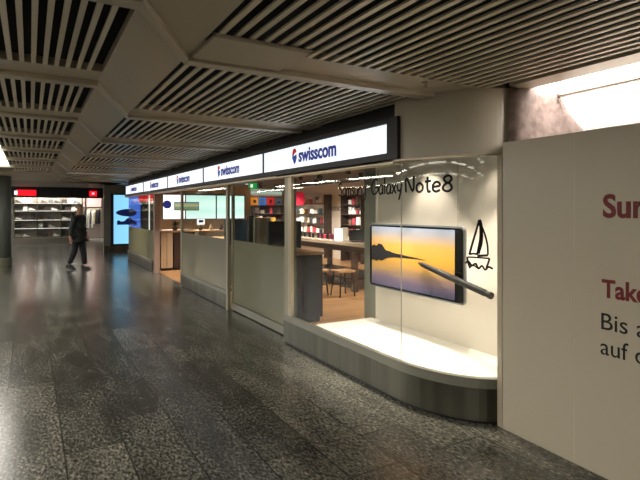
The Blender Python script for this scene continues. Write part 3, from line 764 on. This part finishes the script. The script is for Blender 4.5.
MB().box(-.62, .62, 0, .03, -.12, .12).build('panel', screen_mat('banner picture', [(0, 'B0705A'), (.25, '9AB0A0'), (.5, 'C8D8C8'), (.75, '7A9A8A'), (1, 'D0C0A8')], 'Z', 2.1, 2.34, .6), t)
bx = shelf_unit('tall white lit shelves with red and white boxes left on the rear wall', 'X', 14.0, 16.9, 8.59, [.5, .82, 1.14, 1.46, 1.8], back='E6DAD0')
fill(bx, 14.02, 16.88, [.82, 1.14, 1.46, 1.8], 'boxes on the tall white lit shelves', ['E6E2DC', 'F0ECE8', 'D8D0C8', 'B84050', 'C8BCB0', '5A8AA0', '3A3C44', 'D0A040'], .27, 'on the tall lit shelves behind the table')
t = thing('hanging_poster', 'crimson round edged poster hanging before the tall lit shelves', 'poster', (7.9, 15.3, 1.98), math.radians(60))
slab(rrect(.62, .46, .12), -.01, .01).build('panel', mat('crimson poster', 'D02848', .5, emit='D02848', es=.25), t)
MB().tube((0, .15, .23), (0, .15, .47), .003, n=6).tube((0, -.15, .23), (0, -.15, .47), .003, n=6).build('cord', M_dgrey, t)
bx = shelf_unit('narrow shelves with white boxes right on the rear wall', 'X', 11.9, 13.0, 8.59, [.5, .82, 1.14, 1.46, 1.75], back='5A4038')
fill(bx, 11.92, 12.98, [.82, 1.14, 1.46, 1.75], 'boxes on the narrow shelves', ['E6E2DC', 'F0ECE8', 'B84050', '7A5A50', 'D8D0C8'], .2, 'on the narrow shelves behind the table')
bx = shelf_unit('narrow dark shelves near the display wall on the rear wall', 'X', 9.2, 10.3, 8.59, [.5, .82, 1.14, 1.46, 1.75], back='2E342E')
fill(bx, 9.22, 10.28, [.82, 1.14, 1.46, 1.75], 'boxes on the narrow dark shelves', ['3A3C44', '1E1E22', '5A8AA0', 'E6E2DC'], .2, 'on the narrow dark shelves')
# small things on the counters
random.seed(3)
for i in range(10):
    x = 4.35+i*.31; h = random.uniform(.1, .24); c = ['2C2824', 'D8CCB8', '3A3030', 'A86838'][i % 4]; nm = ['black', 'cream', 'dark brown', 'tan'][i % 4]
    t = thing('phone_accessory', 'small %s item standing on the long service desk' % nm, 'accessory', (x, 14.5, .993), 0, 'small items on the long service desk')
    MB().lathe([(.05, 0), (.06, h*.4), (.035, h*.8), (.03, h)], n=10).build('body', mat('item '+c, c, .5), t)
t = thing('potted_plant', 'small plant in a pot on the entrance counter', 'plant', (3.35, 13.5, 1.043))
MB().lathe([(.06, 0), (.075, .1), (.07, .1)], n=12).build('pot', mat('pot', '6A5648', .6), t)
fb = MB()
for i in range(26):
    a = random.uniform(0, 2*PI); e = random.uniform(.3, 1.3); r = random.uniform(.1, .2)
    tip = Vector((math.cos(a)*math.cos(e)*r, math.sin(a)*math.cos(e)*r, .1+math.sin(e)*r)); md = tip*.6+Vector((0, 0, .05)); sd = Vector((-math.sin(a), math.cos(a), 0))*.02
    fb.add([(0, 0, .1), md+sd, tip, md-sd], [(0, 1, 2, 3)])
fb.build('foliage', mat('leaf', '3A4028', .5), t)
t = thing('bottle_display', 'blue and tan packages on the service desk behind the glass seam', 'package', (4.0, 10.3, .963))
MB().box(-.07, .07, -.05, .05, 0, .16).build('tan_carton', mat('tan', 'B8946A', .5), t)
MB().box(-.065, .065, -.045, .045, .161, .27).build('blue_carton', mat('deep blue', '2A4468', .5), t)

# ------------------------------------------------------------------ column
cl = thing('column', 'grey round column with a banded foot at the left edge', 'column', (-.77, 15.9, 0))
MB().lathe([(.36, .0), (.36, .02), (.345, .03), (.345, .14), (.36, .15), (.36, .30), (.345, .31), (.34, .32)], n=32).build('foot', mat('column foot', '6A6A58', .35), cl, smooth=False)
MB().lathe([(.335, .32), (.335, 2.497)], n=40).build('shaft', mat('column enamel', '6C726C', .35), cl, smooth=True)

# ------------------------------------------------------------------ far end wall with the blue screen
struct(MB().box(2.36, 12, 20.0, 20.2, 0, 2.8).build('wall_end', noisy('far grey wall', '66685E', '74766A', 2, .4)), 'grey green wall carrying the tall blue screen', 'wall')
struct(MB().box(2.36, 4.6, 19.94, 20.0, 0, .26).build('baseboard_end', M_steel), 'low metal skirting below the tall blue screen', 'baseboard')
struct(MB().prism([(2.36, 20.2), (3.26, 26.9), (3.4, 26.9), (2.5, 20.2)], 0, 2.8).build('wall_side', mat('side wall grey', '4A4A44', .5)), 'grey side wall leading to the far clothes shop', 'wall')
t = thing('advertising_screen', 'tall blue advertising screen showing shoes at the corridor end', 'screen', (3.16, 19.98, 1.23))
MB().box(-.58, .5, -.10, 0, -.98, .96).build('housing', mat('navy housing', '0A1430', .3), t)
MB().box(-.475, .475, -.108, -.101, -.91, .91).build('picture', screen_mat('blue picture', [(0, '84CCF4'), (.54, '8CD4F6'), (.56, '4C7CF0'), (1, '4474EA')], 'X', 2.685, 3.635, .85), t)
navy = mat('shoe navy', '0E1C50', .4, emit='0E1C50', es=.4)
sh = MB()
def yflat(pts, y): 
    k = len(pts); vs = [(x, y, z) for x, z in pts]+[(x, y-.004, z) for x, z in pts]
    sh.add(vs, [tuple(range(k)), tuple(range(k, 2*k))[::-1]]+[(i, k+i, k+(i+1) % k, (i+1) % k) for i in range(k)])
yflat([(-.03+.37*math.cos(a*PI/10), .25+.14*math.sin(a*PI/10)*(1+.2*math.cos(a*PI/10))) for a in range(20)], -.109)
yflat([(-.36, -.2), (-.36, -.06), (-.3, -.03), (-.22, -.08), (-.1, -.06), (.0, .04), (.1, .06), (.22, -.04), (.32, -.1), (.34, -.2)], -.109)
sh.build('shoe_image', navy, t)

# ------------------------------------------------------------------ far shop (clothes and bags)
YF = 27.0
fs = thing('wall_shopfront', 'far clothes shop front with black fascia and low sill', 'shopfront', kind='structure')
MB().box(-4.5, 3.2, YF-.1, YF+.1, 2.16, 2.66).build('black_fascia', M_black, fs)
MB().box(-4.5, 2.35, YF-.05, YF+.2, 0, .26).build('sill', mat('sill grey', '5A544A', .4), fs)
MB().box(-4.5, 2.33, YF, YF+.01, .26, 2.16).build('glass_pane', M_gl, fs)
MB().box(2.34, 2.40, YF-.04, YF+.04, 0, 2.16).build('post', M_dalu, fs)
MB().box(-.7, -.62, YF-.04, YF+.04, 0, 2.16).build('post', M_dalu, fs)
MB().box(3.2, 3.35, YF-.1, YF+.1, 0, 2.66).build('post', M_dalu, fs)
struct(MB().box(-4.5, 5, 31, 31.1, 0, 2.7).build('wall_rear', mat('far shop wall', '8A7C72', .7)), 'rear wall of the far clothes shop', 'wall')
struct(MB().box(-4.5, 5, 27.2, 31, 2.5, 2.55).build('ceiling', mat('far shop ceiling', '9A948A', .7)), 'ceiling inside the far clothes shop', 'ceiling')
M_sr = mat('red sign glow', 'E01020', .4, emit='E81020', es=1.1)
for x0, x1, lb in ((-.55, .25, 'wide red lit sign on the black fascia by the column'), (2.52, 2.85, 'small red lit sign at the right end of the black fascia')):
    t = thing('shop_sign', lb, 'sign', ((x0+x1)/2, YF-.12, 2.38))
    a = (x1-x0)/2
    MB().box(-a, a, -.03, .02, -.13, .13).build('panel', M_sr, t)
    if a > .3: MB().box(-a-.07, -a+.05, -.036, -.031, -.1, .08).build('white_mark', m_ws, t)
    else: MB().box(-.06, .06, -.036, -.031, -.05, .05).build('white_mark', mat('pink mark', 'FFB0B0', .4, emit='FFB0B0', es=1), t)
for x in (-.3, .45, 1.2, 1.95, 2.8):  # unseen downlights added here, front row placed to light the shelves
    for y in (27.42, 29.6):
        t = thing('ceiling_light', 'added unseen round downlight in the far clothes shop ceiling', 'ceiling light', (x, y, 2.5), 0, 'added downlights of the far shop')
        MB().lathe([(.17, 0), (.17, -.02), (.15, -.02)], n=20).build('rim', M_white, t)
        MB().lathe([(.14, -.021), (.14, -.026)], n=20).build('diffuser', mat('far shop fill lamp', 'FFFFFF', .5, emit=(1, .93, .85), es=60), t)
        if y < 28:
            l = bpy.data.lights.new('shelf_fill_beam', 'SPOT'); l.energy = 170; l.spot_size = math.radians(88); l.spot_blend = .6; l.color = (1, .93, .86); l.shadow_soft_size = .3  # tilted beam added to brighten the goods on the shelves
            o = bpy.data.objects.new('shelf_fill_beam', l); C.objects.link(o); o.location = (0, 0, -.04); o.rotation_euler = (math.radians(50), 0, 0); o.parent = t
# display shelves with bags, shoes and folded clothes
t = thing('shelving_unit', 'wide open shelves full of bags behind the far shop glass', 'shelf', (.78, 28.0, 0))
for z in (.28, .72, 1.12, 1.56, 1.92): MB().box(-1.43, 1.49, -.35, .2, z-.03, z).build('shelf_board', mat('far shelf', '6E645C', .5), t)
for x in (-1.445, -.48, .54, 1.505): MB().box(x-.015, x+.015, -.35, .2, 0, 2.2).build('upright', M_dalu, t)
for z in (.72, 1.12, 1.56, 1.92): MB().box(-1.42, 1.48, -.345, -.33, z-.037, z-.031).build('shelf_fill_strip', mat('shelf fill strip', 'FFFFFF', .5, emit=(1, .93, .86), es=3), t)  # glowing strips added to brighten the bags and back panel
MB().box(-1.43, 1.49, .22, .24, .0, 2.2).build('back_panel', mat('far back panel', '9A8C82', .6), t)
def bag(x, y, z, w_, h, c, tone):
    t = thing('handbag', 'small %s handbag on the far shop shelves' % tone, 'handbag', (x, y, z), 0, '%s handbags on the far shop shelves' % tone)
    b = MB(); d = .07
    b.add([(-w_/2, -d, 0), (w_/2, -d, 0), (w_/2, d, 0), (-w_/2, d, 0), (-w_*.47, -d*.8, h), (w_*.47, -d*.8, h), (w_*.47, d*.6, h), (-w_*.47, d*.6, h)], [(3, 2, 1, 0), (4, 5, 6, 7), (0, 1, 5, 4), (1, 2, 6, 5), (2, 3, 7, 6), (3, 0, 4, 7)])
    b.build('body', mat('bag '+c, c, .5), t, bevel=.01)
    q = MB(); P_ = [Vector((w_*.25*math.cos(a*PI/6), 0, h+.09*math.sin(a*PI/6))) for a in range(7)]
    for i in range(6): q.tube(P_[i], P_[i+1], .008, n=6)
    q.build('handle', mat('bag '+c, c, .5), t)
def shoe(x, y, z, c, tone):
    t = thing('shoe', 'single %s shoe on the far shop shelves' % tone, 'shoe', (x, y, z), 0, '%s shoes on the far shop shelves' % tone)
    pr = [(-.14, .0), (.13, .0), (.14, .04), (.08, .07), (.0, .1), (-.04, .14), (-.13, .13), (-.14, .05)]
    k = len(pr); vs = [(a, -.045, z_) for a, z_ in pr]+[(a, .045, z_) for a, z_ in pr]
    MB().add(vs, [tuple(range(k)), tuple(range(k, 2*k))[::-1]]+[(i, k+i, k+(i+1) % k, (i+1) % k) for i in range(k)]).build('upper', mat('shoe '+c, c, .5), t, bevel=.012)
    MB().box(-.145, .145, -.05, .05, -.0, .012).build('sole', M_dgrey, t)
BT = [('E8E0D8', 'white'), ('F0E8E0', 'white'), ('2A2422', 'black'), ('6A5448', 'brown'), ('B8A898', 'beige'), ('4A4E58', 'slate'), ('F4F0EC', 'white'), ('3A2E2C', 'black')]
random.seed(5)
for r, z in enumerate((.281, .721, 1.121, 1.561, 1.921)):
    x = -.62
    while x < 2.0:
        c, tone = random.choice(BT); w_ = random.uniform(.14, .3)
        if min(abs(x+w_/2-q) for q in (.30, 1.32)) > w_/2+.03:
            if random.random() < .65: bag(x+w_/2, 27.85, z, w_, random.uniform(.18, (.28, .23, .27, .20, .18)[r]), c, tone)
            else: shoe(x+.15, 27.85, z, c, tone); w_ = .3
        x += w_+.03
# garment rack at the doorway
rk = thing('garment_rack', 'clothes rack in the far shop doorway right of the walker', 'garment rack', (2.78, 27.9, 0))
MB().tube((-.4, 0, 1.62), (.38, 0, 1.62), .012, n=8).build('rail', M_alu, rk)
for x in (-.4, .38): MB().tube((x, 0, 1.62), (x, 0, .05), .012, n=8).build('leg', M_alu, rk)
MB().box(-.42, -.38, -.2, .2, 0, .05).box(.36, .40, -.2, .2, 0, .05).build('foot', M_alu, rk)
for i in range(8):
    c, tone = [('D8D4CC', 'pale grey'), ('2A2A2E', 'black'), ('C8B890', 'pale yellow'), ('5A5450', 'grey')][[1, 0, 0, 3, 0, 2, 1, 1][i]]
    x = 2.46+i*.085; L = .95 if i in (1, 2, 4) else .75
    t = thing('garment', '%s garment hanging on the far shop rack' % tone, 'garment', (x, 27.9, 1.62), math.radians(70), '%s garments on the rack' % tone)
    MB().add([(-.2, -.02, -.12), (.2, -.02, -.12), (.24, -.03, -L), (-.24, -.03, -L), (-.2, .02, -.12), (.2, .02, -.12), (.24, .03, -L), (-.24, .03, -L), (-.06, 0, -.05), (.06, 0, -.05)],
             [(0, 3, 2, 1), (4, 5, 6, 7), (0, 4, 7, 3), (1, 2, 6, 5), (3, 7, 6, 2), (0, 1, 9, 8), (5, 4, 8, 9), (4, 0, 8), (1, 5, 9)]).build('cloth', mat('garment '+c, c, .8), t)
    MB().tube((0, 0, -.05), (0, 0, .012), .004, n=6).build('hanger_hook', M_alu, t)
t = thing('display_podium', 'white low podium in the far shop doorway', 'podium', (2.82, 27.55, 0)); MB().box(-.4, .38, -.15, .15, 0, .1).build('block', M_white, t); MB().box(-.41, .39, -.16, .16, .1, .115).build('top', M_white, t)
t = thing('poster', 'pale pink poster above the clothes rack in the far shop', 'poster', (2.8, 28.6, 1.95)); MB().box(-.45, .45, 0, .03, -.22, .3).build('panel', mat('pink poster', 'C8A09C', .6, emit='C8A09C', es=.15), t)
MB().box(-.47, .47, .031, .05, -.24, .32).build('backing', M_dgrey, t)
for x in (-.4, .4): MB().tube((x, .04, .32), (x, .04, .55), .006, n=6).build('cord', M_dgrey, t)

# ------------------------------------------------------------------ walking person
pr = thing('person', 'grey haired person in a dark coat walking through the passage', 'person', (1.10, 14.75, 0), math.radians(-40))
# local frame: walks towards +X ; built facing +X
def skin(name, joints, edges, m, parent, sub=2):
    me = bpy.data.meshes.new(name); me.from_pydata([j[0] for j in joints], edges, [])
    o = bpy.data.objects.new(name, me); C.objects.link(o); o.parent = parent
    md = o.modifiers.new('skin', 'SKIN'); md.use_smooth_shade = True
    sv = me.skin_vertices[0].data
    for i, j in enumerate(joints):
        r = j[1]; sv[i].radius = r if isinstance(r, tuple) else (r, r); sv[i].use_root = (i == 0)
    s_ = o.modifiers.new('sub', 'SUBSURF'); s_.levels = sub; s_.render_levels = sub
    me.materials.append(m); return o
M_skin = mat('skin', 'B08068', .5)
J = [((0, 0, .95), (.13, .11)), ((.0, 0, 1.12), (.12, .10)), ((.01, 0, 1.30), (.15, .11)), ((.02, 0, 1.43), (.09, .09)), ((.035, 0, 1.50), (.052, .052)), ((.05, 0, 1.56), (.06, .06)), ((.055, 0, 1.63), (.09, .078)), ((.05, 0, 1.71), (.075, .066)),
     ((.03, .19, 1.41), .05), ((-.03, .22, 1.14), .042), ((.10, .23, .90), .032), ((.14, .23, .83), (.036, .018)),
     ((.03, -.19, 1.41), .05), ((.0, -.25, 1.14), .042), ((-.04, -.26, .89), .032), ((-.03, -.26, .81), (.036, .018)),
     ((.0, .09, .9), .085), ((.09, .10, .50), .06), ((.14, .10, .10), .04), ((.22, .10, .05), .035),
     ((.0, -.09, .9), .085), ((-.02, -.10, .50), .06), ((-.19, -.10, .13), .04), ((-.13, -.10, .055), .035)]
E_ = [(0, 1), (1, 2), (2, 3), (3, 4), (4, 5), (5, 6), (6, 7), (3, 8), (8, 9), (9, 10), (10, 11), (3, 12), (12, 13), (13, 14), (14, 15), (0, 16), (16, 17), (17, 18), (18, 19), (0, 20), (20, 21), (21, 22), (22, 23)]
base = len(J)
for hx_, hy, hz, hand, sgn in ((.14, .23, .83, 11, 1), (-.03, -.26, .81, 15, -1)):   # fingers and thumb
    for k in range(4):
        ox = -.027+.018*k; L = [.075, .085, .08, .065][3-k]
        i0 = len(J); J.append(((hx_+ox, hy, hz-.03), .008)); J.append(((hx_+ox+.005, hy-sgn*.01, hz-.03-L*.5), .008)); J.append(((hx_+ox+.005, hy-sgn*.03, hz-.03-L), .007))
        E_ += [(hand, i0), (i0, i0+1), (i0+1, i0+2)]
    i0 = len(J); J.append(((hx_+.04, hy-sgn*.01, hz-.0), .009)); J.append(((hx_+.055, hy-sgn*.03, hz-.045), .008)); E_ += [(hand, i0), (i0, i0+1)]
skin('body', J, E_, M_skin, pr, 1)
MB().add([(.135, -.014, 1.60), (.135, .014, 1.60), (.165, 0, 1.605), (.13, 0, 1.65)], [(0, 2, 3), (2, 1, 3), (0, 1, 2), (0, 3, 1)]).build('nose', M_skin, pr)
e = MB()
for s in (-1, 1): e.lathe([(.004, -.008), (.011, -.004), (.011, .004), (.004, .008)], (.128, s*.03, 1.645), 8)
e.build('eyes', M_ink, pr)
MB().box(.128, .136, -.022, .022, 1.572, 1.58).build('mouth', mat('lips', '8A4A42', .5), pr)
e = MB()
for s in (-1, 1): e.lathe([(.005, -.03), (.016, -.01), (.018, .015), (.006, .03)], (.045, s*.082, 1.63), 8)
e.build('ears', M_skin, pr)
hb = MB(); vs = []; 
for i in range(9):
    th = PI*.62*i/8
    for j in range(16):
        a = 2*PI*j/16; vs.append((.035+.098*math.sin(th)*math.cos(a)-.012*(math.cos(a) > 0), .088*math.sin(th)*math.sin(a), 1.66+.105*math.cos(th)+(.05 if math.cos(a) > .3 and i > 4 else 0)*((i-4)/4)))
hb.add(vs, [(i*16+j, i*16+(j+1) % 16, (i+1)*16+(j+1) % 16, (i+1)*16+j) for i in range(8) for j in range(16)])
hb.build('hair', mat('grey hair', '7A726A', .8), pr, smooth=True)
M_coat = noisy('dark green coat', '171D1C', '232A28', 20, .8); M_tr = mat('dark trousers', '14151A', .8)
cj = [((0, 0, .93), (.17, .18)), ((0, 0, .80), (.18, .19)), ((0, 0, 1.1), (.15, .16)), ((.01, 0, 1.3), (.16, .18)), ((.02, 0, 1.43), (.105, .13)), ((.035, 0, 1.50), (.07, .07)),
      ((.03, .19, 1.40), .072), ((-.03, .23, 1.14), .06), ((.09, .235, .90), .05), ((.03, -.19, 1.40), .072), ((.0, -.24, 1.14), .06), ((-.04, -.25, .89), .05)]
skin('coat', cj, [(0, 1), (0, 2), (2, 3), (3, 4), (4, 5), (4, 6), (6, 7), (7, 8), (4, 9), (9, 10), (10, 11)], M_coat, pr)
tj = [((0, 0, .92), (.13, .14)), ((.01, .09, .84), .105), ((.09, .10, .50), .085), ((.135, .10, .11), .068), ((.0, -.09, .84), .105), ((-.02, -.10, .50), .085), ((-.185, -.10, .14), .068)]
skin('trousers', tj, [(0, 1), (1, 2), (2, 3), (0, 4), (4, 5), (5, 6)], M_tr, pr)
def pshoe(x, y, rot, z=0):
    o = MB()
    prf = [(-.08, 0), (.18, 0), (.19, .03), (.14, .06), (.05, .09), (.0, .12), (-.08, .12), (-.09, .04)]
    k = len(prf); o.add([(a, -.045, c) for a, c in prf]+[(a, .045, c) for a, c in prf], [tuple(range(k)), tuple(range(k, 2*k))[::-1]]+[(i, k+i, k+(i+1) % k, (i+1) % k) for i in range(k)])
    o = o.build('shoe', M_black, pr, bevel=.02); o.location = (x, y, z); o.rotation_euler = (0, rot, 0)
pshoe(.14, .10, 0); pshoe(-.18, -.10, math.radians(14), .03)

# ------------------------------------------------------------------ world, camera, view
wd = bpy.data.worlds.new('World'); bpy.context.scene.world = wd; wd.use_nodes = True
wd.node_tree.nodes['Background'].inputs[0].default_value = (1, .93, .82, 1); wd.node_tree.nodes['Background'].inputs[1].default_value = .3
cam = bpy.data.cameras.new('Camera'); co = bpy.data.objects.new('Camera', cam); C.objects.link(co)
cam.sensor_width = 36; cam.lens = 500/640*36; cam.clip_start = .05; cam.clip_end = 200
cam.shift_y = -(240-209.5)/640
co.location = (0, 0, 1.6); co.rotation_euler = (PI/2, 0, -math.atan(290/500))
sc = bpy.context.scene; sc.camera = co
sc.cycles.transparent_max_bounces = 24; sc.cycles.max_bounces = 10
sc.view_settings.view_transform = 'Standard'; sc.view_settings.look = 'None'; sc.view_settings.gamma = 1; sc.view_settings.exposure = .45
sc.view_settings.use_curve_mapping = False
